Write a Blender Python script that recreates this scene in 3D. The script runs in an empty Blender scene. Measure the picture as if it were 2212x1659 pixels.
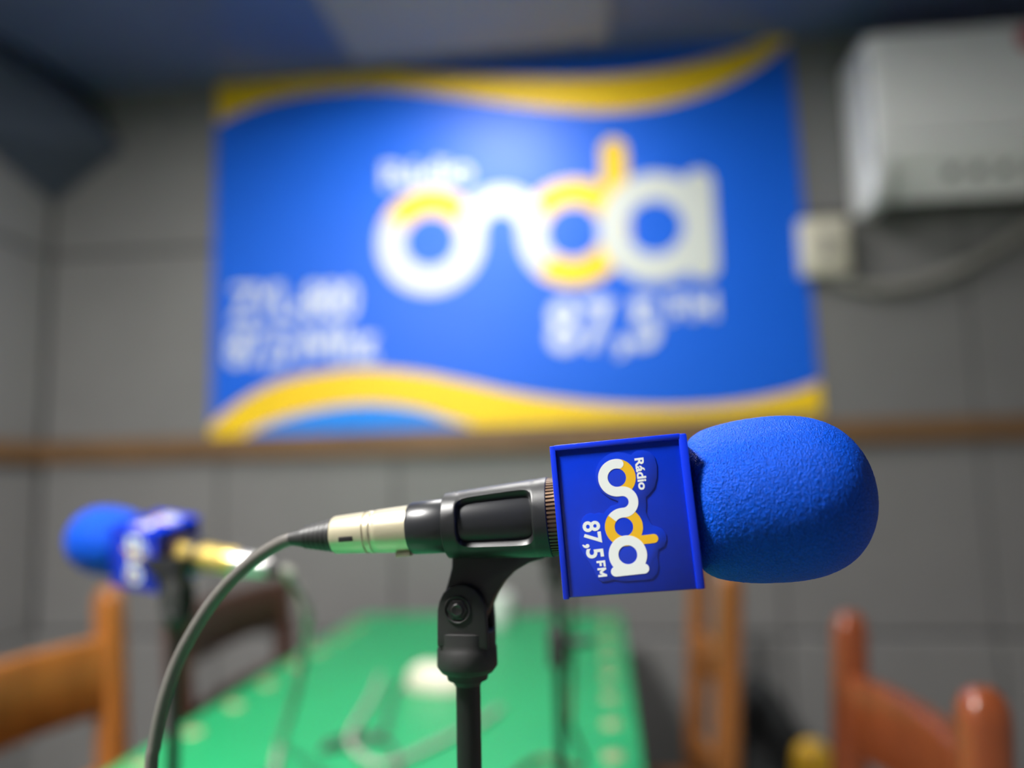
import bpy, bmesh, math, random
from mathutils import Vector, Matrix, noise
random.seed(4)
C = bpy.context.scene.collection
R = math.radians
EYE = 1.09                      # camera height above the floor
TABLE = 0.75
CEIL = EYE + 1.155
YW = 2.05                       # back wall
XL = -1.59                      # left wall
F = 1661.0                      # focal length in pixels of the 2212 px frame

# ------------------------------------------------------------------ camera
yaw, pitch, roll = R(6.35), R(6.47), R(1.22)
fw = Vector((-math.sin(yaw)*math.cos(pitch), math.cos(yaw)*math.cos(pitch), math.sin(pitch)))
r0 = Vector((math.cos(yaw), math.sin(yaw), 0)); d0 = fw.cross(r0)
rt = r0*math.cos(roll) + d0*math.sin(roll)
dn = -r0*math.sin(roll) + d0*math.cos(roll)
CAMPOS = Vector((0, 0, EYE))
cam = bpy.data.cameras.new('camera'); co = bpy.data.objects.new('camera', cam); C.objects.link(co)
m = Matrix((rt, -dn, -fw)).transposed().to_4x4(); m.translation = CAMPOS
co.matrix_world = m
cam.sensor_width = 36; cam.lens = 36*F/2212; cam.clip_start = 0.01
cam.dof.use_dof = True; cam.dof.focus_distance = 0.284; cam.dof.aperture_fstop = 2.35
bpy.context.scene.camera = co

# ------------------------------------------------------------------ world, exposure
w = bpy.data.worlds.new('world'); bpy.context.scene.world = w; w.use_nodes = True
w.node_tree.nodes['Background'].inputs[0].default_value = (0.02, 0.02, 0.025, 1)
vs = bpy.context.scene.view_settings
vs.view_transform = 'Standard'; vs.look = 'None'; vs.gamma = 1; vs.use_curve_mapping = False
vs.exposure = 0.50
LIGHT_FRONT, LIGHT_REAR = 52.0, 230.0

def ray(px, py): return rt*((px-1106)/F) + dn*((py-829.5)/F) + fw
def at(px, py, depth): return CAMPOS + ray(px, py)*depth
def at_y(px, py, Y): r = ray(px, py); return CAMPOS + r*(Y/r.y)
def at_z(px, py, Z): r = ray(px, py); return CAMPOS + r*((Z-EYE)/r.z)

# ------------------------------------------------------------------ materials
def srgb(r, g, b):
    f = lambda c: (c/255/12.92) if c/255 <= .04045 else ((c/255+.055)/1.055)**2.4
    return (f(r), f(g), f(b), 1)
def mat(name, col, rough=.5, metal=0, bump=0, bscale=200, var=0, vscale=6, spec=.5, coat=0, emit=None, stretch=None):
    M = bpy.data.materials.new(name); M.use_nodes = True
    n = M.node_tree.nodes; l = M.node_tree.links; p = n['Principled BSDF']
    p.inputs['Base Color'].default_value = col; p.inputs['Roughness'].default_value = rough
    p.inputs['Metallic'].default_value = metal; p.inputs['Specular IOR Level'].default_value = spec
    p.inputs['Coat Weight'].default_value = coat; p.inputs['Coat Roughness'].default_value = .12
    tc = n.new('ShaderNodeTexCoord'); vec = tc.outputs['Object']
    if stretch:
        mp = n.new('ShaderNodeMapping'); mp.inputs['Scale'].default_value = stretch
        l.new(vec, mp.inputs['Vector']); vec = mp.outputs[0]
    if var:
        t = n.new('ShaderNodeTexNoise'); t.inputs['Scale'].default_value = vscale; t.inputs['Detail'].default_value = 5
        l.new(vec, t.inputs['Vector'])
        mr = n.new('ShaderNodeMapRange'); mr.inputs['From Min'].default_value = .3; mr.inputs['From Max'].default_value = .7
        mr.inputs['To Min'].default_value = 1-var; mr.inputs['To Max'].default_value = 1+var
        l.new(t.outputs['Fac'], mr.inputs['Value'])
        mx = n.new('ShaderNodeMix'); mx.data_type = 'RGBA'; mx.blend_type = 'MULTIPLY'; mx.inputs[0].default_value = 1
        mx.inputs[6].default_value = col; l.new(mr.outputs[0], mx.inputs[7]); l.new(mx.outputs[2], p.inputs['Base Color'])
    if bump:
        t = n.new('ShaderNodeTexNoise'); t.inputs['Scale'].default_value = bscale; t.inputs['Detail'].default_value = 3
        l.new(vec, t.inputs['Vector'])
        b = n.new('ShaderNodeBump'); b.inputs['Strength'].default_value = bump; b.inputs['Distance'].default_value = .6/bscale
        l.new(t.outputs['Fac'], b.inputs['Height']); l.new(b.outputs[0], p.inputs['Normal'])
    if emit:
        p.inputs['Emission Color'].default_value = emit[0]; p.inputs['Emission Strength'].default_value = emit[1]
    return M
def foam_mat():
    M = mat('blue_foam', (.0002, .070, .58, 1), .5, spec=.15)
    n = M.node_tree.nodes; l = M.node_tree.links; p = n['Principled BSDF']
    tc = n.new('ShaderNodeTexCoord')
    mp = n.new('ShaderNodeMapping'); mp.inputs['Scale'].default_value = (1.25, 1, .8); l.new(tc.outputs['Object'], mp.inputs['Vector'])
    a = n.new('ShaderNodeTexNoise'); a.inputs['Scale'].default_value = 1250; a.inputs['Detail'].default_value = 3; a.inputs['Distortion'].default_value = .15
    v = n.new('ShaderNodeTexVoronoi'); v.inputs['Scale'].default_value = 1900
    l.new(mp.outputs[0], a.inputs['Vector']); l.new(mp.outputs[0], v.inputs['Vector'])
    ad = n.new('ShaderNodeMath'); ad.operation = 'ADD'; l.new(a.outputs['Fac'], ad.inputs[0])
    mu = n.new('ShaderNodeMath'); mu.operation = 'MULTIPLY'; mu.inputs[1].default_value = .45; l.new(v.outputs['Distance'], mu.inputs[0]); l.new(mu.outputs[0], ad.inputs[1])
    b = n.new('ShaderNodeBump'); b.inputs['Strength'].default_value = 1.0; b.inputs['Distance'].default_value = .0006
    l.new(ad.outputs[0], b.inputs['Height']); l.new(b.outputs[0], p.inputs['Normal'])
    mr = n.new('ShaderNodeMapRange'); mr.inputs['From Min'].default_value = .35; mr.inputs['From Max'].default_value = .68
    mr.inputs['To Min'].default_value = .72; mr.inputs['To Max'].default_value = 1.2
    l.new(a.outputs['Fac'], mr.inputs['Value'])
    mx = n.new('ShaderNodeMix'); mx.data_type = 'RGBA'; mx.blend_type = 'MULTIPLY'; mx.inputs[0].default_value = 1
    mx.inputs[6].default_value = p.inputs['Base Color'].default_value[:]; l.new(mr.outputs[0], mx.inputs[7]); l.new(mx.outputs[2], p.inputs['Base Color'])
    return M
MT = {
 'foam': foam_mat(),
 'flag': mat('flag_blue_plastic', (.0015, .028, .50, 1), .16, var=.06, vscale=90, coat=.4),
 'rim': mat('flag_rim_plastic', (.003, .030, .66, 1), .28),
 'film': mat('sticker_clear_film', (.006, .036, .52, 1), .10, coat=.6),
 'logo_white': mat('printed_white', (.80, .83, .82, 1), .25),
 'logo_yellow': mat('printed_yellow', (.82, .47, .02, 1), .25),
 'black': mat('black_plastic', (.010, .0105, .012, 1), .42, bump=.10, bscale=2500, spec=.5),
 'satin': mat('black_satin_mic_body', (.016, .017, .020, 1), .34),
 'matte_black': mat('matte_black_plastic', (.018, .018, .018, 1), .6, bump=.12, bscale=1800),
 'pole': mat('black_painted_steel', (.0035, .004, .004, 1), .5),
 'bolt': mat('dark_bolt_steel', (.045, .045, .045, 1), .3, .6),
 'nickel': mat('champagne_nickel', (.62, .56, .40, 1), .36, .55, bump=.05, bscale=900),
 'gold': mat('brass_gold_body', (.78, .58, .16, 1), .38, .7),
 'silver': mat('silver_connector', (.7, .7, .68, 1), .3, .9),
 'mesh': mat('bronze_grille', (.14, .085, .05, 1), .45, .6),
 'rubber': mat('grey_cable_rubber', (.12, .112, .102, 1), .42, bump=.08, bscale=700),
 'boot': mat('black_boot_rubber', (.022, .022, .022, 1), .5),
 'wall': mat('grey_foam_panel', (.185, .185, .182, 1), .85, var=.07, vscale=3, bump=.15, bscale=90),
 'plaster': mat('pale_grey_plaster', (.40, .40, .40, 1), .8, var=.05),
 'joint': mat('dark_panel_joint', (.035, .035, .036, 1), .9),
 'wood_rail': mat('brown_rail_wood', (.17, .095, .042, 1), .45, var=.3, vscale=5, stretch=(1, 12, 12)),
 'ceil': mat('navy_pvc_ceiling', (.125, .16, .28, 1), .30, spec=.45, var=.05),
 'light_frame': mat('grey_light_frame', (.36, .325, .30, 1), .6),
 'floor': mat('dark_floor_tile', (.36, .34, .32, 1), .4, var=.1),
 'dark_slate': mat('dark_slate_matte', (.048, .062, .088, 1), .9, bump=.2, bscale=120),
 'banner': mat('banner_blue_vinyl', (.003, .120, .72, 1), .46, spec=.4, var=.03, vscale=2),
 'banner_light': mat('banner_sky_blue_print', (.01, .235, .82, 1), .46, spec=.4),
 'banner_yellow': mat('banner_yellow_print', (.90, .60, .014, 1), .46, spec=.4, var=.06, vscale=2),
 'banner_white': mat('banner_white_print', (.62, .66, .63, 1), .46),
 'banner_pale': mat('banner_pale_print', (.66, .72, .80, 1), .36),
 'green': mat('green_tabletop', (.010, .30, .105, 1), .42, var=.05, vscale=4),
 'tack': mat('tan_tack', (.35, .30, .16, 1), .45, .2),
 'oak': mat('orange_oak_wood', (.30, .105, .018, 1), .32, var=.22, vscale=7, stretch=(6, 6, 1)),
 'dark_wood': mat('dark_brown_wood', (.060, .022, .013, 1), .4, var=.2, vscale=7, stretch=(6, 6, 1)),
 'brown': mat('honey_brown_wood', (.25, .095, .022, 1), .33, var=.25, vscale=7, stretch=(6, 6, 1)),
 'red_wood': mat('reddish_varnished_wood', (.19, .046, .014, 1), .30, var=.2, vscale=7, stretch=(6, 6, 1), coat=.3),
 'ac': mat('white_ac_plastic', (.86, .87, .86, 1), .38),
 'ac_panel': mat('light_grey_ac_panel', (.82, .825, .82, 1), .33),
 'ac_dark': mat('ac_dark_slot', (.12, .125, .13, 1), .6),
 'red': mat('red_print', (.45, .02, .03, 1), .4),
 'cream': mat('cream_plastic', (.66, .63, .50, 1), .4),
 'conduit': mat('grey_conduit', (.30, .29, .265, 1), .55),
 'tan_cord': mat('beige_grey_cord', (.36, .35, .30, 1), .55),
 'dark_cord': mat('dark_grey_cord', (.05, .06, .05, 1), .5),
 'white': mat('white_glaze', (.80, .80, .78, 1), .3),
 'yellow': mat('yellow_plastic', (.68, .40, .02, 1), .4),
 'cloth': mat('black_bag_cloth', (.012, .014, .015, 1), .85, bump=.2, bscale=200),
}

# ------------------------------------------------------------------ mesh helpers
class MB:
    def __init__(s): s.v = []; s.f = []
    def add(s, vs, fs):
        o = len(s.v); s.v += [Vector(v) for v in vs]; s.f += [tuple(i+o for i in f) for f in fs]; return s
    def box(s, lo, hi, b=0, seg=2, mtx=None):
        bm = bmesh.new(); bmesh.ops.create_cube(bm, size=1)
        for v in bm.verts:
            v.co = Vector([(lo[i]+hi[i])/2 + v.co[i]*(hi[i]-lo[i]) for i in range(3)])
        if b: bmesh.ops.bevel(bm, geom=list(bm.edges), offset=b, segments=seg, profile=.5, affect='EDGES')
        bm.verts.index_update()
        vs = [(mtx @ v.co) if mtx else v.co.copy() for v in bm.verts]
        fs = [[v.index for v in f.verts] for f in bm.faces]; bm.free()
        return s.add(vs, fs)
    def prism(s, poly, z0, z1, mtx=None, b=0):
        n = len(poly)
        if b:
            bm = bmesh.new(); vv = [bm.verts.new((p[0], p[1], z0)) for p in poly]
            fc = bm.faces.new(vv); ex = bmesh.ops.extrude_face_region(bm, geom=[fc])
            nv = [e for e in ex['geom'] if isinstance(e, bmesh.types.BMVert)]
            for v in nv: v.co.z = z1
            bm.normal_update()
            ed = [e for e in bm.edges if abs(e.verts[0].co.z-e.verts[1].co.z) < 1e-9]
            bmesh.ops.bevel(bm, geom=ed, offset=b, segments=2, profile=.5, affect='EDGES')
            bmesh.ops.recalc_face_normals(bm, faces=bm.faces)
            bm.verts.index_update()
            vs = [(mtx @ v.co) if mtx else v.co.copy() for v in bm.verts]
            fs = [[v.index for v in f.verts] for f in bm.faces]; bm.free()
            return s.add(vs, fs)
        vs = [Vector((p[0], p[1], z0)) for p in poly] + [Vector((p[0], p[1], z1)) for p in poly]
        fs = [list(range(n))[::-1], list(range(n, 2*n))] + [[i, (i+1) % n, n+(i+1) % n, n+i] for i in range(n)]
        if mtx: vs = [mtx @ v for v in vs]
        return s.add(vs, fs)
    def lathe(s, prof, seg=48, axis='x', mtx=None, cap=True):
        vs = []; fs = []
        for (a, r) in prof:
            for k in range(seg):
                t = 2*math.pi*k/seg; c, q = r*math.cos(t), r*math.sin(t)
                vs.append(Vector((a, c, q)) if axis == 'x' else Vector((c, q, a)))
        for i in range(len(prof)-1):
            for k in range(seg):
                k2 = (k+1) % seg; fs.append([i*seg+k, i*seg+k2, (i+1)*seg+k2, (i+1)*seg+k])
        if cap: fs.append(list(range(seg))); fs.append([(len(prof)-1)*seg+k for k in range(seg)][::-1])
        if mtx: vs = [mtx @ v for v in vs]
        return s.add(vs, fs)
    def tube(s, pts, rad, seg=14):
        pts = [Vector(p) for p in pts]; n = len(pts)
        rr = rad if isinstance(rad, (list, tuple)) else [rad]*n
        up = Vector((.13, .2, 1)).normalized(); vs = []; fs = []
        t0 = (pts[1]-pts[0]).normalized(); a = up.cross(t0)
        if a.length < .1: a = Vector((1, 0, 0)).cross(t0)
        a.normalize()
        for i, p in enumerate(pts):
            t = (pts[min(i+1, n-1)]-pts[max(i-1, 0)]).normalized()
            a = (a - t*a.dot(t)).normalized(); b = t.cross(a)
            for k in range(seg):
                q = 2*math.pi*k/seg; vs.append(p + (a*math.cos(q)+b*math.sin(q))*rr[i])
        for i in range(n-1):
            for k in range(seg):
                k2 = (k+1) % seg; fs.append([i*seg+k, i*seg+k2, (i+1)*seg+k2, (i+1)*seg+k])
        fs.append(list(range(seg))[::-1]); fs.append([(n-1)*seg+k for k in range(seg)])
        return s.add(vs, fs)
    def ribbon(s, L, Rr, z0, z1):
        n = len(L); vs = []
        for i in range(n): vs += [(L[i][0], L[i][1], z1), (Rr[i][0], Rr[i][1], z1), (L[i][0], L[i][1], z0), (Rr[i][0], Rr[i][1], z0)]
        fs = []
        for i in range(n-1):
            a, b = 4*i, 4*i+4
            fs += [[a, a+1, b+1, b], [a+2, b+2, b+3, a+3], [a, b, b+2, a+2], [a+1, a+3, b+3, b+1]]
        fs += [[0, 2, 3, 1], [4*n-4, 4*n-3, 4*n-1, 4*n-2]]
        return s.add(vs, fs)
    def mesh(s, name, smooth=True, inv=None):
        me = bpy.data.meshes.new(name)
        me.from_pydata([tuple((inv @ v) if inv else v) for v in s.v], [], s.f)
        bm = bmesh.new(); bm.from_mesh(me); bmesh.ops.recalc_face_normals(bm, faces=bm.faces)
        if smooth:
            for f in bm.faces: f.smooth = True
            for e in bm.edges:
                if len(e.link_faces) == 2 and e.calc_face_angle() > R(38): e.smooth = False
        bm.to_mesh(me); bm.free(); return me

def smooth_path(pts, n=8):
    pts = [Vector(p) for p in pts]; out = []
    for i in range(len(pts)-1):
        p0 = pts[max(i-1, 0)]; p1 = pts[i]; p2 = pts[i+1]; p3 = pts[min(i+2, len(pts)-1)]
        for k in range(n):
            t = k/n
            out.append(.5*((2*p1)+(p2-p0)*t+(2*p0-5*p1+4*p2-p3)*t*t+(3*p1-p0-3*p2+p3)*t**3))
    out.append(pts[-1]); return out

def thing(name, label, cat, mtx=None, group=None, kind=None):
    o = bpy.data.objects.new(name, None); C.objects.link(o); o.empty_display_size = .05
    if mtx is not None: o.matrix_world = mtx
    tag(o, label, cat, group, kind); return o
def tag(o, label=None, cat=None, group=None, kind=None):
    if label: o['label'] = label
    if cat: o['category'] = cat
    if group: o['group'] = group
    if kind: o['kind'] = kind
    return o
def root_of(o):
    while o.parent: o = o.parent
    return o
def part(name, mb, material, parent=None, world=False, smooth=True, label=None):
    """mesh object under parent; verts in the thing's own frame, or in world space when world"""
    inv = root_of(parent).matrix_basis.inverted() if (world and parent) else None
    me = mb if isinstance(mb, bpy.types.Mesh) else mb.mesh(name, smooth, inv)
    if material and not me.materials: me.materials.append(MT[material])
    o = bpy.data.objects.new(name, me); C.objects.link(o); o.parent = parent
    if label: o['label'] = label
    return o
def single(name, mb, material, label, cat, base, group=None, smooth=True):
    """one-mesh thing, verts given in world space, origin at base"""
    me = mb.mesh(name, smooth, Matrix.Translation(Vector(base)).inverted()); me.materials.append(MT[material])
    o = bpy.data.objects.new(name, me); C.objects.link(o); o.location = base
    return tag(o, label, cat, group)
T = Matrix.Translation

def text_mesh(txt, height, bold=.0, x0=None, x1=None, z0=0, z1=.001, base=0, shear=0):
    """text lying in the xy plane, cap height 'height', stretched to run from x0 to x1"""
    cu = bpy.data.curves.new('text', 'FONT'); cu.body = txt; cu.size = 1; cu.offset = bold; cu.extrude = .01; cu.resolution_u = 4; cu.shear = shear
    ob = bpy.data.objects.new('text', cu); C.objects.link(ob)
    bpy.context.view_layer.update(); dg = bpy.context.evaluated_depsgraph_get()
    me = bpy.data.meshes.new_from_object(ob.evaluated_get(dg)); bpy.data.objects.remove(ob)
    xs = [v.co.x for v in me.vertices]; lo, hi = min(xs), max(xs); sy = height/.73
    sx = (x1-x0)/(hi-lo)
    mb = MB()
    mb.add([((v.co.x-lo)*sx+x0, v.co.y*sy+base, z0 if v.co.z < 0 else z1) for v in me.vertices], [list(p.vertices) for p in me.polygons])
    bpy.data.meshes.remove(me); return mb

# the radio logo, in units of its ring radius: origin at the centre of the first ring, x along the word, y up
SW = .686
def arc(cx, cy, r, a0, a1, n=40):
    return [(cx+r*math.cos(R(a0+(a1-a0)*i/n)), cy+r*math.sin(R(a0+(a1-a0)*i/n))) for i in range(n+1)]
def stroke(mb, pts, wd, z0, z1, cap0=False, cap1=False):
    P = [Vector((p[0], p[1])) for p in pts]; h = [wd/2]*len(P)
    def capped(A, B):
        d = (A-B).normalized(); return [(A+d*(wd/2)*math.sin(R(t)), wd/2*math.cos(R(t))) for t in (20, 40, 60, 75, 88)]
    if cap0:
        for q, hh in capped(P[0], P[1]): pass
        c = capped(P[0], P[1]); P = [q for q, _ in c][::-1]+P; h = [x for _, x in c][::-1]+h
    if cap1:
        c = capped(P[-1], P[-2]); P = P+[q for q, _ in c]; h = h+[x for _, x in c]
    L = []; Q = []
    for i, p in enumerate(P):
        t = (P[min(i+1, len(P)-1)]-P[max(i-1, 0)]).normalized(); nrm = Vector((-t.y, t.x))
        L.append(p+nrm*h[i]); Q.append(p-nrm*h[i])
    mb.ribbon(L, Q, z0, z1)
def build_logo(unit, mtx, z, parent, mw, my, mt, world):
    """z = list of rising layer heights in metres"""
    dC, aC, y0 = 3.516, 5.464, .175
    def put(name, mb, m_, ):
        q = MB(); q.v = [mtx @ Vector((v.x*unit, v.y*unit, v.z)) for v in mb.v]; q.f = mb.f
        return part(name, q, m_, parent, world, False)
    a = MB(); stroke(a, arc(0, 0, 1, 172, -5, 50), SW, 0, z[0]); put('logo_yellow_arc', a, my)
    a = MB(); stroke(a, arc(dC, 0, 1, 225, 540, 80), SW, 0, z[0])
    put('logo_letter_d', a, my)
    a = MB(); stroke(a, [(dC+1.04, -.2), (dC+1.04, 1), (dC+1.04, 1.97)], .62, 0, z[0]+(z[1]-z[0])*.3, cap1=True); put('logo_letter_d_stem', a, my)
    pth = arc(0, 0, 1, 164, 360, 60)+[(1, .09)]+arc(1.758, y0, .758, 180, 0, 40)+[(2.516, .09)]+arc(dC, 0, 1, 180, 227, 16)
    a = MB(); stroke(a, pth, SW, 0, z[1], cap0=True); put('logo_wave', a, mw)
    a = MB(); stroke(a, arc(aC, 0, 1, 0, 360, 80), SW, 0, z[2]); put('logo_letter_a', a, mw)
    a = MB(); stroke(a, [(6.53, -1.0), (6.53, 0), (6.53, 1.0)], .69, 0, z[2]+(z[2]-z[1])*.3, cap0=True, cap1=True); put('logo_letter_a_stem', a, mw)
    put('logo_word', text_mesh('Rádio', .64, .030, -1.2, 1.08, 0, z[0], 1.46), mt)
    put('logo_number', text_mesh('87,5', 1.22, .026, 2.82, 5.45, 0, z[0], -2.86), mt)
    a = MB(); b0, t0, wd = -2.27, -1.65, .15          # the small FM, drawn stroke by stroke
    for k_, (p_, q_) in enumerate((((5.74, b0), (5.74, t0)), ((5.74, t0-.075), (6.10, t0-.075)), ((5.74, t0-.35), (6.04, t0-.35)), ((6.24, b0), (6.24, t0)), ((6.24, t0-.06), (6.475, b0+.16)), ((6.475, b0+.16), (6.71, t0-.06)), ((6.71, b0), (6.71, t0)))):
        stroke(a, [p_, q_], wd, 0, z[0]*(1+.04*k_))
    put('logo_suffix', a, mt)

# ------------------------------------------------------------------ the room
X1, Y0 = 1.95, -2.4
def struct(name, mb, m_, smooth=False):
    o = part(name, mb, m_, None, smooth=smooth); o['kind'] = 'structure'; return o
struct('floor', MB().box((XL-.1, Y0-.1, -.1), (X1+.1, YW+.1, 0)), 'floor')
struct('ceiling', MB().box((XL-.1, Y0-.1, CEIL), (X1+.1, YW+.1, CEIL+.1)), 'ceil')
WB = struct('wall_back', MB().box((XL-.1, YW+.012, 0), (X1+.1, YW+.1, CEIL)), 'joint')
WL = struct('wall_left', MB().box((XL-.1, Y0, 0), (XL-.012, YW+.012, CEIL)), 'joint')
struct('wall_right', MB().box((X1, Y0, 0), (X1+.1, YW+.012, CEIL)), 'plaster')
struct('wall_rear', MB().box((XL-.1, Y0-.1, 0), (X1+.1, Y0, CEIL)), 'plaster')
rows = [(0, .225, .022), (.235, EYE-.425, .022), (EYE-.418, EYE+.055, 0), (EYE+.11, EYE+.655, 0), (EYE+.664, CEIL, 0)]
def panels(wall, spans, axis):
    cache = {}
    for (za, zb, th) in rows:
        for (a, b) in spans:
            key = (round(b-a, 3), za)
            if key not in cache:
                mb = MB(); L = b-a-.006
                mb.box((-L/2, -.0-th, 0), (L/2, .012, zb-za), .004 if not th else .010, 2)
                if axis == 'y': mb.v = [Vector((-v.y, v.x, v.z)) for v in mb.v]
                cache[key] = mb.mesh('panel', False); cache[key].materials.append(MT['wall'])
            o = part('panel', cache[key], None, wall)
            o.location = ((a+b)/2, YW, za) if axis == 'x' else (XL, (a+b)/2, za)
xs = [XL, -1.05, -.55, -.05, .45, .95, 1.45, X1]
panels(WB, list(zip(xs[:-1], xs[1:])), 'x')
ys = [-2.4, -1.95, -1.45, -.95, -.45, .05, .55, 1.05, 1.55, YW-.004]
panels(WL, list(zip(ys[:-1], ys[1:])), 'y')
struct('trim_1', MB().box((XL+.018, YW-.02, EYE+.052), (X1, YW+.012, EYE+.112), .004), 'wood_rail')
struct('trim_2', MB().box((XL-.012, Y0, EYE+.052), (XL+.02, YW-.001, EYE+.112), .004), 'wood_rail')

# ------------------------------------------------------------------ ceiling lights
def ceiling_light(cx, cy, strength, label, s=.35, sy=.47, q=.14):
    t = thing('ceiling_light', label, 'ceiling light', T((cx, cy, CEIL)), 'square ceiling lights')
    fr = MB()
    for lo, hi in (((-s, q), (s, sy)), ((-s, -sy), (s, -q)), ((-s, -q), (-q, q)), ((q, -q), (s, q))):
        fr.box((lo[0], lo[1], -.022), (hi[0], hi[1], -.001), .003)
    part('frame', fr, 'light_frame', t, smooth=False)
    em = mat('lit_diffuser', (.9, .9, .9, 1), .5, emit=((1, .975, .94, 1), strength))
    me = MB().box((-q+.002, -q+.002, -.014), (q-.002, q-.002, -.002)).mesh('diffuser', False); me.materials.append(em)
    part('diffuser', me, None, t)
    return t
ceiling_light(-.29, 1.48, LIGHT_FRONT, 'grey square ceiling light above the banner')
ceiling_light(-.78, -.02, LIGHT_REAR, 'square ceiling light overhead behind the front microphone')

# ------------------------------------------------------------------ corner wedge
a = MB()  # dark slate faceted solid where both walls meet the ceiling
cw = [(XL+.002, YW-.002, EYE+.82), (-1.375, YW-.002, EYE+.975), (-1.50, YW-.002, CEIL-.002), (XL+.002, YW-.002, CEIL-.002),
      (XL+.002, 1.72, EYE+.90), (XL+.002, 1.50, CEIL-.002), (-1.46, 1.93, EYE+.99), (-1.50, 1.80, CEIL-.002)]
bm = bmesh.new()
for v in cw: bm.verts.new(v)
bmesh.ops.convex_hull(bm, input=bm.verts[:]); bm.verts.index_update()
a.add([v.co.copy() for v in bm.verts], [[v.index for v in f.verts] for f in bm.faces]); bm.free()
single('corner_wedge', a, 'dark_slate', 'dark angular wedge filling the upper corner left of the banner', 'acoustic foam', (XL+.002, YW-.002, EYE+.82), smooth=False)

# ------------------------------------------------------------------ banner
YB = YW-.006
bn = thing('wall_banner', 'large blue and yellow radio station banner on the grey panelled wall', 'banner', T(at_y(460, 944, YB)))
BX = Matrix(((1, 0, 0, 0), (0, 0, -1, 0), (0, 1, 0, 0), (0, 0, 0, 1)))
def wallpts(px): return [(lambda p: (p.x, p.z))(at_y(x, y, YB)) for x, y in px]
def curve2(px, n=6): return [(p.x, p.y) for p in smooth_path([Vector((x, y, 0)) for x, y in px], n)]
def sheet(name, px, m_, d0, d1):
    mb = MB().prism(wallpts(px), d0, d1, T((0, YB, 0)) @ BX)
    return part(name, mb, m_, bn, True, False)
sheet('vinyl_sheet', [(469, 184), (1702, 80), (1776, 893), (455, 944)], 'banner', -.003, 0)
lo = curve2([(469, 268), (520, 243), (600, 215), (700, 199), (800, 193), (900, 199), (1000, 212), (1120, 229), (1250, 241), (1350, 240), (1450, 224), (1550, 191), (1640, 143), (1703, 92)])
hi = curve2([(850, 152), (950, 160), (1100, 167), (1250, 168), (1380, 158), (1500, 135), (1600, 106), (1660, 84)])
sheet('yellow_wave', [(469, 184)]+hi+[(1702, 80)]+lo[::-1], 'banner_yellow', 0, .0008)
up = curve2([(456, 918), (520, 866), (600, 826), (700, 804), (800, 797), (900, 805), (1000, 824), (1100, 846), (1200, 862), (1300, 873), (1400, 878), (1500, 877), (1600, 868), (1700, 848), (1771, 824)])
dn_ = curve2([(1025, 922), (960, 903), (900, 884), (800, 873), (700, 883), (600, 908), (525, 941)])
sheet('yellow_wave', up+[(1776, 893)]+dn_+[(455, 944)], 'banner_yellow', 0, .0008)
sheet('sky_blue_swell', [(1025, 922)]+dn_[1:], 'banner_light', 0, .0006)
o1 = at_y(930, 521, YB); o2 = at_y(1415, 491, YB)
un = (o2-o1).length/5.464; xd = (o2-o1).normalized(); zd = Vector((0, -1, 0)); yd = zd.cross(xd)
lm = Matrix((xd, yd, zd)).transposed().to_4x4(); lm.translation = o1
build_logo(un, lm, [.0008, .0014, .0020], bn, 'banner_white', 'banner_yellow', 'banner_pale', True)
for txt, pl, pr, ph in (('ZYL-880', (497, 690), (772, 682), 615), ('87,5 Mhz', (490, 788), (815, 774), 712)):
    p0 = at_y(*pl, YB); p1 = at_y(*pr, YB); top = at_y(pl[0], ph, YB)
    hh, ll = (top-p0).length, (p1-p0).length
    if txt.endswith('Mhz'):                            # the M is drawn stroke by stroke between the two pieces of text
        tm = text_mesh('87,5', hh, .03, 0, ll*.43, 0, .001); t2 = text_mesh('hz', hh, .03, ll*.765, ll, 0, .001); tm.add(t2.v, t2.f)
        ma, mb_, wd = ll*.525, ll*.71, hh*.21
        for k_, (p_, q_) in enumerate((((ma, 0), (ma, hh)), ((ma, hh*.92), ((ma+mb_)/2, hh*.25)), (((ma+mb_)/2, hh*.25), (mb_, hh*.92)), ((mb_, 0), (mb_, hh)))):
            stroke(tm, [p_, q_], wd, 0, .001+.00003*k_)
    else: tm = text_mesh(txt, hh, .03, 0, ll, 0, .001)
    xx = (p1-p0).normalized(); M4 = Matrix((xx, zd.cross(xx), zd)).transposed().to_4x4(); M4.translation = p0
    tm.v = [M4 @ v for v in tm.v]; part('call_sign_text', tm, 'banner_pale', bn, True, False)

# ------------------------------------------------------------------ air conditioner
ax0, ax1, ya = .68, 1.60, YW-.001
za, zb = EYE+.655, EYE+1.045
ac = thing('air_conditioner', 'white split air conditioner high on the wall right of the banner', 'air conditioner', T((ax0, ya, za)))
def ext_x(mb, prof, x0, x1, b=0):      # profile in (depth from wall, z), extruded along x
    mm = Matrix(((0, 0, 1, 0), (-1, 0, 0, ya), (0, 1, 0, 0), (0, 0, 0, 1)))
    return mb.prism(prof, x0, x1, mm, b)
body = [(0, za+.02), (.06, za+.012), (.13, za+.045), (.175, za+.10), (.19, za+.18), (.188, zb-.03), (.17, zb-.004), (.13, zb), (0, zb)]
part('body', ext_x(MB(), body, ax0+.035, ax1-.035), 'ac', ac, True)
capp = [(0, za-.005), (.05, za-.03), (.12, za-.028), (.16, za-.01), (.185, za+.03), (.198, za+.10), (.20, za+.2), (.198, zb-.03), (.18, zb-.004), (.14, zb+.002), (0, zb+.002)]
for x in (ax0, ax1-.04): part('end_cap', ext_x(MB(), capp, x, x+.04, .008), 'ac', ac, True)
part('front_panel', MB().box((ax0+.010, ya-.206, za+.115), (ax1-.010, ya-.18, zb-.012), .006), 'ac_panel', ac, True)
fl = [(.10, za-.005), (.115, za-.012), (.205, za+.085), (.203, za+.108), (.19, za+.108)]
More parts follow.
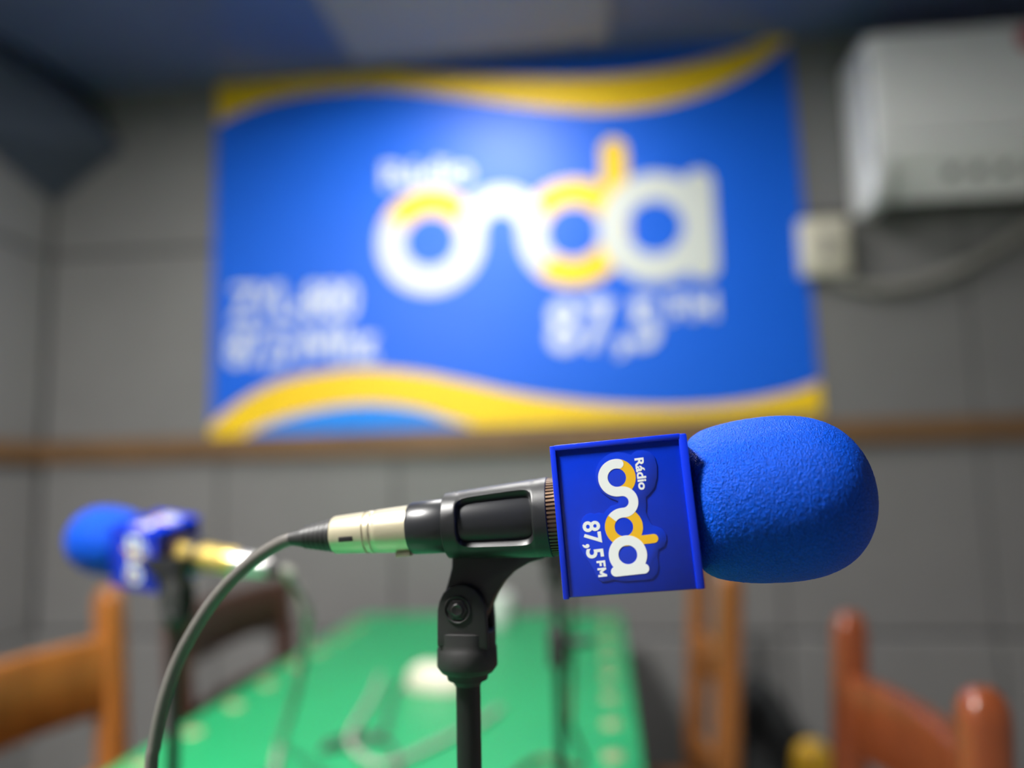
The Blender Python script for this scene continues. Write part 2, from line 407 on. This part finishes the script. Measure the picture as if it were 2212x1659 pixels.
lv = part('louver', ext_x(MB(), fl, ax0+.038, ax1-.038, .002), 'ac', ac, True)
for k in range(12):
    x = ax0+.17+.06*k
    part('louver_slot', MB().box((x, -.001, -.012), (x+.022, .002, .012), 0, 1, T((0, ya-.166, za+.033)) @ Matrix.Rotation(R(43), 4, 'X')), 'ac_dark', lv, True, False)
part('side_groove', MB().box((ax0-.002, ya-.180, za+.06), (ax0+.004, ya-.160, zb-.05), .001), 'ac_dark', ac, True)
part('red_sticker', MB().lathe([(0, .03), (.002, .03)], 32, 'z', T((1.045, ya-.206, zb-.055)) @ Matrix.Rotation(R(90), 4, 'X')), 'red', ac, True)

# ------------------------------------------------------------------ outlet and conduit
p0 = at_y(1735, 595, YW-.045); p1 = at_y(1832, 467, YW-.045)
ob = thing('power_outlet', 'cream surface-mounted power outlet box at the banner edge', 'outlet', T((p0.x, YW-.008, p0.z)))
part('box', MB().box((p0.x, YW-.045, p0.z), (p1.x, YW-.0075, p1.z), .007, 3), 'cream', ob, True)
part('cover_plate', MB().box((p0.x+.012, YW-.049, p0.z+.014), (p1.x-.012, YW-.044, p1.z-.014), .002), 'cream', ob, True)
xm = (p0.x+p1.x)/2
for z in (.38, .62):
    part('socket', MB().lathe([(0, .017), (.003, .016)], 24, 'z', T((xm, YW-.049, p0.z+(p1.z-p0.z)*z)) @ Matrix.Rotation(R(90), 4, 'X')), 'conduit', ob, True)
cp = [at_y(x, y, YW-.022) for x, y in ((1800, 598), (1830, 612), (1890, 623), (1960, 616), (2040, 592), (2120, 555), (2212, 497), (2290, 430))]
single('power_conduit', MB().tube(smooth_path(cp), .0135), 'conduit', 'grey power conduit curving from the outlet box up to the right', 'conduit', cp[0])

# ------------------------------------------------------------------ table
TX0, TX1, TY0, TY1 = -.592, .040, .04, 1.885
tb = thing('studio_table', 'long table with bright green top below the front microphone', 'table', T(((TX0+TX1)/2, (TY0+TY1)/2, 0)))
part('tabletop', MB().box((TX0, TY0, TABLE-.028), (TX1, TY1, TABLE), .006, 2), 'green', tb, True)
for x in (TX0+.05, TX1-.07):
    part('apron', MB().box((x, TY0+.06, TABLE-.11), (x+.02, TY1-.06, TABLE-.028)), 'dark_wood', tb, True, False)
for y in (TY0+.05, TY1-.07):
    part('apron', MB().box((TX0+.06, y, TABLE-.11), (TX1-.06, y+.02, TABLE-.028)), 'dark_wood', tb, True, False)
for x in (TX0+.07, TX1-.07):
    for y in (TY0+.08, TY1-.08):
        part('leg', MB().lathe([(0, .02), (.3, .024), (TABLE-.028, .03)], 20, 'z', T((x, y, 0))), 'dark_wood', tb, True)
tk = MB().lathe([(0, .0135), (.0015, .0125), (.003, .008), (.0036, .002)], 16, 'z').mesh('tack'); tk.materials.append(MT['tack'])
for x, st in ((.004, .10), (-.556, .16)):
    y = TY0+st
    while y < TY1-.05:
        o = part('tack', tk, None, tb); o.location = Vector((x, y, TABLE)) - tb.location; y += .118

# ------------------------------------------------------------------ chairs
def make_chair(name, label, wood, X, ya_, yb_, h, rail_top, rail_h, face, bow=.035, low=None, lean=.03, seat_mat=None):
    """back posts stand at x=X between ya_ and yb_; face=+1 looks towards +x. heights above the floor"""
    yc = (ya_+yb_)/2; s = (yb_-ya_)/2
    t = thing(name, label, 'chair', T((X, yc, 0)) @ Matrix.Scale(1, 4), 'wooden chairs round the green table')
    def xb(z): return -face*lean*max(0, (z-.45))/(h-.45)
    for q in (-1, 1):
        mb = MB(); w_, d_ = .0205, .020
        sec = []
        for z, sc in ((0, .85), (.45, 1), (h-.03, .98), (h-.016, .92), (h-.006, .72), (h, .4)):
            x = xb(z)-xb(h) + (0 if z > .4 else -face*.03*(.45-z)/.45)
            ring = []
            for k in range(20):
                a_ = 2*math.pi*k/20; cx_ = math.copysign(abs(math.cos(a_))**.55, math.cos(a_)); sy_ = math.copysign(abs(math.sin(a_))**.55, math.sin(a_))
                ring.append((x+cx_*w_*sc, q*s+sy_*d_*sc, z))
            sec.append(ring)
        vs = [v for r_ in sec for v in r_]; fs = []
        for i in range(len(sec)-1):
            for k in range(20): fs.append([i*20+k, i*20+(k+1) % 20, i*20+20+(k+1) % 20, i*20+20+k])
        fs += [list(range(20)), [(len(sec)-1)*20+k for k in range(20)]]
        part('back_post', mb.add(vs, fs), wood, t)
    def rail(name_, z0, z1, th, bw):
        n = 14; poly_o = []; poly_i = []
        for i in range(n+1):
            y = -s+2*s*i/n; bx = -face*bw*(1-(y/s)**2); poly_o.append((bx-th/2, y)); poly_i.append((bx+th/2, y))
        off = xb((z0+z1)/2)-xb(h)
        part(name_, MB().prism(poly_o+poly_i[::-1], z0, z1, T((off, 0, 0)), min(.006, th*.25)), wood, t)
    rail('top_rail', rail_top-rail_h, rail_top, .028, bow)
    for z0, z1 in (low or []): rail('back_slat', z0, z1, .018, bow*.8)
    x0, x1 = (.0, .40*face); lo_, hi_ = min(x0, x1), max(x0, x1); off = -xb(h)
    part('seat', MB().box((lo_+off*.9, -s-.01, .435), (hi_+off*.9, s+.01, .462), .008, 3), seat_mat or wood, t)
    for q in (-1, 1):
        part('front_leg', MB().box((face*.37-.019+off*.9, q*(s-.02)-.019, 0), (face*.37+.019+off*.9, q*(s-.02)+.019, .437), .004), wood, t)
        part('stretcher', MB().box((min(0, face*.37)+off*.9, q*(s-.012)-.009, .17), (max(0, face*.37)+off*.9, q*(s-.012)+.009, .195), .003), wood, t)
    part('stretcher', MB().box((face*.37-.01+off*.9, -s+.02, .25), (face*.37+.01+off*.9, s-.02, .275), .003), wood, t)
    return t
make_chair('dining_chair', 'orange oak chair in the lower left corner, nearest on that side', 'oak', -.785, .80, 1.175, EYE-.170, EYE-.245, .115, 1, .045, [(.60, .65)])
make_chair('dining_chair', 'dark brown wooden chair behind the blurred left microphone', 'dark_wood', -.72, 1.265, 1.695, EYE-.226, EYE-.228, .10, 1, .03, [(.655, .69)])
make_chair('dining_chair', 'honey brown chair seen edge-on below the blue foam windscreen', 'brown', .205, 1.315, 1.715, EYE-.165, EYE-.345, .075, -1, .03, [(.50, .54)])
make_chair('dining_chair', 'reddish varnished chair with curved top rail in the lower right', 'red_wood', .315, .715, 1.065, EYE-.190, EYE-.265, .095, -1, .034, [(.60, .64)])

# ------------------------------------------------------------------ microphones
MA = at(1352, 1103, .300)
uw = (rt*.983 + dn*-.108 + fw*-.146).normalized()
def frame(origin, u, to):
    w_ = (to - u*to.dot(u)).normalized(); y_ = -w_; z_ = u.cross(y_)
    if z_.z < 0: y_, z_ = -y_, -z_
    M = Matrix((u, y_, z_)).transposed().to_4x4(); M.translation = origin; return M
M1 = frame(MA, uw, CAMPOS-MA)
FZ = -.0017                                            # the flag hangs a little below the axis

def make_microphone(M, label, gold=False, fine=False):
    t = thing('microphone', label, 'microphone', M, 'radio microphones with blue foam covers')
    # handle: local x runs along the axis towards the foam, -y faces the camera, z up
    part('handle', MB().lathe([(-.0870, .0090), (-.0868, .0098), (-.0855, .0104), (-.0725, .0108), (-.072, .0106), (-.0700, .0104), (-.0300, .0121), (-.0298, .0120), (-.026, .0125)], 64), 'gold' if gold else 'satin', t)
    g = MB().lathe([(-.0304, .0125), (-.0299, .0143), (-.0290, .0147), (-.0200, .0152)], 64)
    gr = part('grille', g, 'mesh', t)
    for k in range(60):
        a_ = 2*math.pi*k/60
        if k == 0:
            kn = MB().box((-.0297, -.0004, .0141), (-.0245, .0004, .0153)).mesh('knurl', False); kn.materials.append(MT['mesh'])
        o = part('knurl', kn, None, gr); o.rotation_euler = (a_, 0, 0)
    prof = [(.0200, .0105), (.0240, .0190), (.0258, .0232), (.0280, .0258), (.0318, .0279), (.0370, .0293), (.0440, .0304), (.0510, .0309), (.0580, .0310),
            (.0650, .0305), (.0710, .0293), (.0765, .0272), (.0812, .0243), (.0850, .0205), (.0880, .0160), (.0900, .0112), (.0912, .0060), (.0916, .0015)]
    pp = smooth_path([Vector((a_, r_, 0)) for a_, r_ in prof], 4)
    if fine:                                           # open-cell grain as real relief
        pp = smooth_path([Vector((a_, r_, 0)) for a_, r_ in prof], 14)
    fm = MB().lathe([(p.x, max(p.y, .0005)) for p in pp], 420 if fine else 96)
    if fine:
        for v in fm.v:
            q = Vector((v.x*1.2, v.y, v.z*.85)); d = Vector((0, v.y, v.z)).normalized()
            g_ = noise.noise(q*780)*.6 + noise.noise(q*1500)*.5
            v += (d if v.x < .085 else Vector((1, 0, 0)))*(g_*.00021)
    part('foam_windscreen', fm, 'foam', t)
    # flag
    hx, hz, hy = .0247, .0271, .0270
    fl_ = part('flag_cube', MB().box((-hx+.0004, -hy+.0010, FZ-hz), (hx-.0004, hy-.001, FZ+hz-.0004), .0006), 'flag', t)
    for sgn in (-1, 1):
        yA, yB = sorted((sgn*(hy-.0014), sgn*(hy+.0001)))
        part('rim', MB().box((-hx, yA, FZ-hz-.0004), (-hx+.0021, yB, FZ+hz), .0004), 'rim', fl_)
        part('rim', MB().box((hx-.0030, yA, FZ-hz), (hx, yB, FZ+hz), .0006), 'rim', fl_)
        part('rim', MB().box((-hx+.0015, yA, FZ+hz-.0019), (hx-.0022, yB, FZ+hz+.0002), .0005), 'rim', fl_)
    # clear sticker with the logo, printed on the face towards the camera
    ty = -hy+.0010
    un_ = .00499; o_ = Vector((-.0015, ty, FZ+.0136))
    xr = Vector((.037, 0, -1)).normalized(); zr = Vector((0, -1, 0)); yr = zr.cross(xr)
    LM = Matrix((xr, yr, zr)).transposed().to_4x4(); LM.translation = o_
    outl = [(280, 300), (292, 240), (335, 150), (400, 90), (470, 48), (560, 28), (650, 38), (735, 72), (762, 38), (805, 14), (880, 8), (960, 30), (1020, 90), (1048, 200), (1046, 330), (1015, 470),
            (950, 552), (905, 590), (910, 680), (900, 770), (930, 850), (965, 920), (1020, 945), (1085, 965), (1135, 1030), (1144, 1100), (1120, 1180), (1045, 1225), (1028, 1300), (1042, 1400), (1028, 1500), (965, 1578), (870, 1592), (600, 1612), (490, 1592), (440, 1612),
            (350, 1622), (285, 1575), (252, 1480), (200, 1400), (130, 1310), (80, 1210), (72, 1100), (92, 950), (115, 855), (160, 808), (220, 788), (262, 802), (320, 786), (385, 800), (412, 755), (470, 700), (565, 672), (560, 640), (450, 600), (350, 520), (295, 420)]
    pl = []
    for x, y in outl:
        lx = (.127*x+.992*y-417)/173.5; ly = (.992*x-.127*y-501)/173.5; pl.append((lx*un_, ly*un_))
    for q in range(4):                                 # the same sticker on each side of the cube
        RX = T((0, 0, FZ)) @ Matrix.Rotation(R(90*q), 4, 'X') @ T((0, (.0006 if q in (1, 3) else 0)*-1, -FZ))
        part('sticker', MB().prism(pl, 0, .00030, RX @ LM, .00014), 'film', fl_, label='clear sticker carrying the radio logo')
        LM2 = LM.copy(); LM2.translation = LM.translation + zr*.00030
        build_logo(un_, RX @ LM2, [.00006, .00010, .00014], fl_, 'logo_white', 'logo_yellow', 'logo_white', False)
    return t

def make_stand(J, udir, label, clutch=None, M=None):
    """joint bolt at J, clip opening along udir; round base on the table"""
    xh = Vector((udir.x, udir.y, 0)).normalized(); zh = Vector((0, 0, 1)); yh = zh.cross(xh)
    SM = Matrix((xh, yh, zh)).transposed().to_4x4(); SM.translation = J
    t = thing('microphone_stand', label, 'microphone stand', T((J.x, J.y, TABLE)), 'table microphone stands')
    def W(mb, A): mb.v = [A @ v for v in mb.v]; return mb
    k = .000191                                        # metres per photo pixel at the joint
    PX = Matrix(((1, 0, 0, 0), (0, 0, 1, 0), (0, 1, 0, 0), (0, 0, 0, 1)))   # xy polygon -> xz plane, extruded in y
    # clip: tapered tube with a rounded slot, in the microphone frame
    ua, ub = -.0712, -.0298
    def rad(x): return .0130+(x-ua)/(ub-ua)*(.0157-.0130)
    N = 120; slot = [] ; outer = []
    su0, su1, sa, cr = -.0655, -.0352, R(46), .006
    for i in range(N):                                 # the slot, centred on the side facing the camera
        a_ = 2*math.pi*(i+.5)/N; c_, s_ = math.cos(a_), math.sin(a_)
        ex = .30
        sx_ = math.copysign(abs(c_)**ex, c_); sz_ = math.copysign(abs(s_)**ex, s_)
        slot.append(((su0+su1)/2+(su1-su0)/2*sx_, sa*sz_ + R(4)))
        q = max(abs(c_), abs(s_)); outer.append(((ua+ub)/2+(ub-ua)/2*c_/q, math.pi*s_/q))
    def cyl(x, a_, r_): return Vector((x, -r_*math.cos(a_), r_*math.sin(a_)))
    rings = []
    for tt in (1, .75, .5, .3, .15, .05): rings.append([cyl(s0[0]+(o0[0]-s0[0])*tt, s0[1]+(o0[1]-s0[1])*tt, rad(s0[0]+(o0[0]-s0[0])*tt)) for s0, o0 in zip(slot, outer)])
    cxm = (su0+su1)/2
    for sc, dr in ((1.0, -.0002), (.985, -.0007), (.97, -.0020), (.96, -.0034)): rings.append([cyl(cxm+(s0[0]-cxm)*sc, s0[1]*sc, rad(s0[0])+dr) for s0 in slot])
    vs = [v for r_ in rings for v in r_]; fs = []
    for i in range(len(rings)-1):
        for q in range(N): fs.append([i*N+q, i*N+(q+1) % N, i*N+N+(q+1) % N, i*N+N+q])
    mb = MB().add(vs, fs)
    for x in (ua, ub):                                 # end rims
        q = MB().lathe([(x, rad(x)), (x+(.0004 if x == ub else -.0004), rad(x)-.0005), (x, rad(x)-.0022), (x+(-.004 if x == ub else .004), rad(x)-.0022)], 60, cap=False); mb.add(q.v, q.f)
    cl = part('clip', W(mb, M), 'black', t, True)
    # neck between clip and joint
    nk = [(-22, 150), (-21, 110), (-22, 85), (-30, 57), (-41, 25), (-45, 0), (-42, -22), (-30, -38), (-5, -46), (25, -42), (45, -28), (56, -4), (69, 24), (89, 54), (114, 78), (145, 95), (176, 104), (182, 150)]
    part('clip_neck', W(MB().prism([(x*k, z*k) for x, z in nk], -.0062, .0062, PX, .0012), SM), 'black', t, True)
    # forked holder with the pivot bolt
    ear = [(-50, -72), (-50, -40), (-49, 0), (-45, 18), (-36, 36), (-22, 48), (-5, 54), (14, 53), (32, 44), (46, 28), (55, 5), (57, -30), (58, -78)]
    sec = [(z*.9, r_*(1.06 if z > -.0287 else 1), e_) for z, r_, e_ in [(-.0345, .0012, 1), (-.0345, .0052, 1), (-.0322, .0066, 1), (-.0318, .0082, 1), (-.0300, .0085, 1), (-.0290, .0089, 1), (-.0284, .0100, .95), (-.0262, .0114, .95), (-.0258, .0116, .94), (-.0180, .0114, .9), (-.0174, .0110, .84), (-.0150, .0108, .74), (-.0105, .0105, .62), (-.0100, .0098, .62)]]
    vs = []; fs = []; n_ = 64
    for z, r_, e_ in sec:
        for q in range(n_):
            a_ = 2*math.pi*q/n_; c_, s_ = math.cos(a_), math.sin(a_)
            vs.append((.0006+r_*math.copysign(abs(c_)**e_, c_), r_*math.copysign(abs(s_)**e_, s_), z))
    for q0 in range(len(sec)-1):
        for q in range(n_): fs.append([q0*n_+q, q0*n_+(q+1) % n_, q0*n_+n_+(q+1) % n_, q0*n_+n_+q])
    fs += [list(range(n_)), [(len(sec)-1)*n_+q for q in range(n_)]]
    hd = part('holder', W(MB().add(vs, fs), SM), 'matte_black', t, True)
    for y0_ in (-.0102, .0064):
        part('ear', W(MB().prism([(x*k, z*k) for x, z in ear], y0_, y0_+.0038, PX, .0011), SM), 'matte_black', hd, True)
    bc = T((-.0009, -.0102, .0005)) @ Matrix.Rotation(R(90), 4, 'X')
    part('bolt_ring', W(MB().lathe([(-.0005, .0056), (.0005, .0055), (.0008, .0051), (.0005, .0047), (-.0005, .0046)], 40, 'z', bc, False), SM), 'matte_black', hd, True)
    part('hex_nut', W(MB().lathe([(-.0005, .0043), (.0004, .0043), (.0007, .0036)], 6, 'z', bc), SM), 'black', hd, True, False)
    part('bolt', W(MB().lathe([(0, .0027), (.0012, .0026), (.0016, .0020), (.0013, .0013), (.0011, .0003)], 24, 'z', bc), SM), 'bolt', hd, True)
    zt = J.z-.0305
    part('pole', MB().lathe([(TABLE+.012, .0050), (zt, .0050)], 32, 'z', T((J.x+.0008*xh.x, J.y+.0008*xh.y, 0))), 'pole', t, True)
    if clutch:
        part('clutch', MB().lathe([(clutch-.022, .007), (clutch-.02, .0095), (clutch+.012, .0105), (clutch+.016, .0085), (clutch+.02, .006)], 32, 'z', T((J.x, J.y, 0))), 'matte_black', t, True)
        part('clutch_lever', MB().tube([(J.x, J.y, clutch), (J.x+.022, J.y, clutch+.002), (J.x+.038, J.y, clutch+.003)], [.004, .0045, .003]), 'bolt', t, True)
    part('base', MB().lathe([(TABLE, .062), (TABLE+.004, .064), (TABLE+.009, .060), (TABLE+.013, .03), (TABLE+.02, .009)], 56, 'z', T((J.x, J.y, 0))), 'pole', t, True)
    return t

def make_cable(M, label, cord, rad, cmat='rubber', shell='nickel'):
    """plug in the microphone frame M, cord as world points from the boot on"""
    t = thing('microphone_cable', label, 'cable', M, 'microphone cables')
    sh = part('plug_shell', MB().lathe([(-.1198, .0060), (-.1196, .0072), (-.1190, .0076), (-.1060, .0083), (-.1054, .0085), (-.1050, .0081), (-.1042, .0081), (-.1038, .0086), (-.1026, .0087), (-.1022, .0084), (-.1012, .0084), (-.1008, .0087), (-.0990, .0088), (-.0870, .0094), (-.0866, .0090)], 48), shell, t)
    part('plug_slot', MB().box((-.1150, -.0082, -.0030), (-.1090, -.0072, -.0010), .0003), 'bolt', sh)
    part('latch_tab', MB().box((-.0930, -.004, -.0108), (-.0868, .001, -.0088), .0004), shell, sh)
    pr = [(-.1200, .0068)]
    x = -.1200
    for i in range(6):
        r_ = .0068-.00042*i; pr += [(x-.0004, r_), (x-.0014, r_-.0001), (x-.0017, r_-.0006), (x-.0021, r_-.0006)]; x -= .0022
    pr += [(x-.0005, .0040), (x-.004, .0030), (x-.006, .0027)]
    part('strain_boot', MB().lathe(pr, 40), 'boot', t)
    start = M @ Vector((-.1365, 0, 0)); nxt = M @ Vector((-.1395, 0, -.0003))
    part('cord', MB().tube(smooth_path([start, nxt]+cord, 8), rad), cmat, t, True)
    return t

# front microphone
J1 = at(1005, 1310, .317); JL = M1.inverted() @ J1
make_microphone(M1, 'sharp blue foam microphone with a logo flag in the foreground', fine=True)
make_stand(J1, uw, 'black stand and clip holding the sharp front microphone', M=M1)
pc = [(600, 1176, .322), (558, 1202, .324), (515, 1238, .325), (478, 1277, .326), (443, 1323, .327), (412, 1373, .327), (384, 1428, .327), (362, 1488, .326), (345, 1550, .325), (334, 1610, .324), (327, 1660, .323)]
cd = [at(x, y, d) for x, y, d in pc]
e = cd[-1]
cd += [Vector((e.x+.000, e.y+.002, .93)), Vector((e.x+.004, e.y+.012, .82)), Vector((e.x+.012, e.y+.03, .762)), Vector((e.x+.03, e.y+.02, TABLE+.003)), Vector((e.x+.03, e.y-.08, TABLE+.003)), Vector((e.x-.02, .06, TABLE+.003))]
make_cable(M1, 'grey cable arching down from the front microphone', cd, .0027)

# second microphone, on the left
u2 = Vector((-.97, .20, .12)).normalized()
C2 = at(338, 1186, .69)
M2 = frame(C2, u2, (CAMPOS-C2)+Vector((0, 0, -.24)))
make_microphone(M2, 'blurred blue microphone with brass-coloured handle, at left', True)
K2 = frame(C2, u2, (CAMPOS-C2)+Vector((0, 0, .08))) @ T((.020, 0, 0)); J2 = K2 @ JL
make_stand(J2, u2, 'black stand under the blurred left microphone', M=K2 @ Matrix.Rotation(R(180), 4, 'X'))
pc = [(622, 1246, .69), (650, 1285, .685), (664, 1335, .68)]
cd = [at(*p) for p in pc] + [at(660, 1400, .705), at(645, 1480, .76), at(626, 1545, .84)] + [at_z(x, y, z) for x, y, z in ((606, 1608, TABLE+.008), (592, 1680, TABLE+.0045), (600, 1830, TABLE+.0045))]
make_cable(M2, 'beige-grey cable drooping from the left microphone across the green tabletop', cd, .0042, 'tan_cord', 'silver')

# third microphone, almost hidden behind the front one
J3 = at(1199, 1205, .80)
u3 = Vector((.86, .48, .05)).normalized()
M3 = frame(Vector((0, 0, 0)), u3, Vector((-.3, -1, .1)))
M3.translation = J3 - (M3.to_3x3() @ JL)
make_microphone(M3, 'microphone mostly hidden behind the front microphone flag')
make_stand(J3, u3, 'black table stand seen below the front microphone flag', at_y(1199, 1392, J3.y).z, M=M3)
b3 = M3 @ Vector((-.15, 0, 0))
cd = [b3+Vector((-.012, .012, -.006)), b3+Vector((.0, .035, -.018)), Vector((J3.x+.006, J3.y+.045, J3.z-.012)), Vector((J3.x+.014, J3.y+.02, J3.z-.06)), Vector((J3.x+.012, J3.y+.004, J3.z-.15)), Vector((J3.x+.011, J3.y+.01, TABLE+.08)), Vector((J3.x+.02, J3.y+.07, TABLE+.016)), Vector((J3.x-.04, J3.y+.12, TABLE+.004)), Vector((J3.x-.10, J3.y-.1, TABLE+.004)), Vector((-.16, .50, TABLE+.004)), Vector((-.30, .30, TABLE+.004)), Vector((-.33, .08, TABLE+.004))]
make_cable(M3, 'dark cable running down the stand below the front microphone flag', cd, .0028, 'mesh')

# ------------------------------------------------------------------ things on the table
def on_table(pts, r_): return [at_z(x, y, TABLE+r_) for x, y in pts]
c1 = on_table([(872, 1470), (850, 1500), (838, 1540), (826, 1585), (770, 1588), (712, 1604), (700, 1622), (760, 1606), (830, 1600), (858, 1640), (862, 1690)], .0034)
single('loose_cable', MB().tube(smooth_path(c1), .0032), 'dark_cord', 'dark loose cable curled on the green tabletop left of the pole', 'cable', c1[0])
c2 = on_table([(822, 1462), (806, 1500), (790, 1530), (770, 1560), (755, 1600), (790, 1640), (840, 1650), (920, 1618), (985, 1585), (1040, 1560), (1080, 1530)], .0042)
single('loose_cable', MB().tube(smooth_path(c2), .0036), 'tan_cord', 'tan loose cable looping beneath the front pole on green tabletop', 'cable', c2[0])
mp_ = at_z(945, 1488, TABLE)
mo = thing('computer_mouse', 'cream rounded mouse on the green tabletop behind the front pole', 'mouse', T(mp_) @ Matrix.Rotation(R(70), 4, 'Z'))
mb = MB(); prof = []
nn, mm_ = 28, 9
vs = []; fs = []
for i in range(mm_):
    th = math.pi/2*i/(mm_-1)
    for k_ in range(nn):
        a_ = 2*math.pi*k_/nn; r_ = math.cos(th)**.6 if i < mm_-1 else .02
        vs.append((.034*r_*math.cos(a_), .055*r_*math.sin(a_), .002+.036*math.sin(th)*(1+.12*math.sin(a_)*r_)))
for i in range(mm_-1):
    for k_ in range(nn): fs.append([i*nn+k_, i*nn+(k_+1) % nn, (i+1)*nn+(k_+1) % nn, (i+1)*nn+k_])
fs += [list(range(nn)), [(mm_-1)*nn+k_ for k_ in range(nn)]]
part('shell', mb.add(vs, fs), 'cream', mo)
part('base_plate', MB().box((-.028, -.046, 0), (.028, .046, .004), .0015), 'conduit', mo)
part('scroll_wheel', MB().lathe([(-.003, .007), (.003, .007)], 20, 'x', T((0, .034, .030))), 'boot', mo)
cpz = at_z(1078, 1352, TABLE)
single('white_cup', MB().lathe([(.0, .018), (.002, .022), (.02, .026), (.068, .030), (.069, .029), (.067, .027), (.006, .020), (.005, .001)], 36, 'z', T(cpz)), 'white', 'small white cup at the far end of the green table', 'cup', cpz)

# ------------------------------------------------------------------ by the wall
bg = thing('equipment_bag', 'black bag slumped against the wall behind the honey brown chair', 'bag', T((.40, 1.868, 0)))
sec = [(0, .13, .085), (.03, .145, .095), (.25, .14, .092), (.45, .10, .08), (.57, .05, .05), (.60, .02, .03)]
vs = []; fs = []; n_ = 24
for z, a_, b_ in sec:
    for k_ in range(n_):
        t_ = 2*math.pi*k_/n_; vs.append((a_*math.copysign(abs(math.cos(t_))**.7, math.cos(t_))-.06*(z/.6), b_*math.copysign(abs(math.sin(t_))**.7, math.sin(t_))+.03*(z/.6), z))
for i in range(len(sec)-1):
    for k_ in range(n_): fs.append([i*n_+k_, i*n_+(k_+1) % n_, (i+1)*n_+(k_+1) % n_, (i+1)*n_+k_])
fs += [list(range(n_)), [(len(sec)-1)*n_+k_ for k_ in range(n_)]]
part('sack', MB().add(vs, fs), 'cloth', bg)
part('strap', MB().tube(smooth_path([(-.06, -.02, .59), (-.13, -.08, .5), (-.15, -.10, .3), (-.11, -.10, .1)]), .012), 'cloth', bg)
yp = at_y(1757, 1650, 1.60)
st_ = thing('low_stool', 'low dark stool by the wall holding the yellow container', 'stool', T((yp.x, 1.60, 0)))
part('stool_seat', MB().box((-.09, -.09, .36), (.09, .09, .385), .006), 'dark_wood', st_)
for x in (-1, 1):
    for y in (-1, 1): part('leg', MB().box((x*.07-.012, y*.07-.012, 0), (x*.07+.012, y*.07+.012, .36), .003), 'dark_wood', st_)
zt = at_y(1750, 1598, 1.60).z
single('yellow_container', MB().lathe([(.385, .034), (.39, .037), (zt-.045, .038), (zt-.02, .033), (zt-.006, .021), (zt, .005)], 36, 'z', T((yp.x, 1.60, 0))), 'yellow', 'round-topped yellow container behind the far post of the reddish chair', 'container', (yp.x, 1.60, .385))
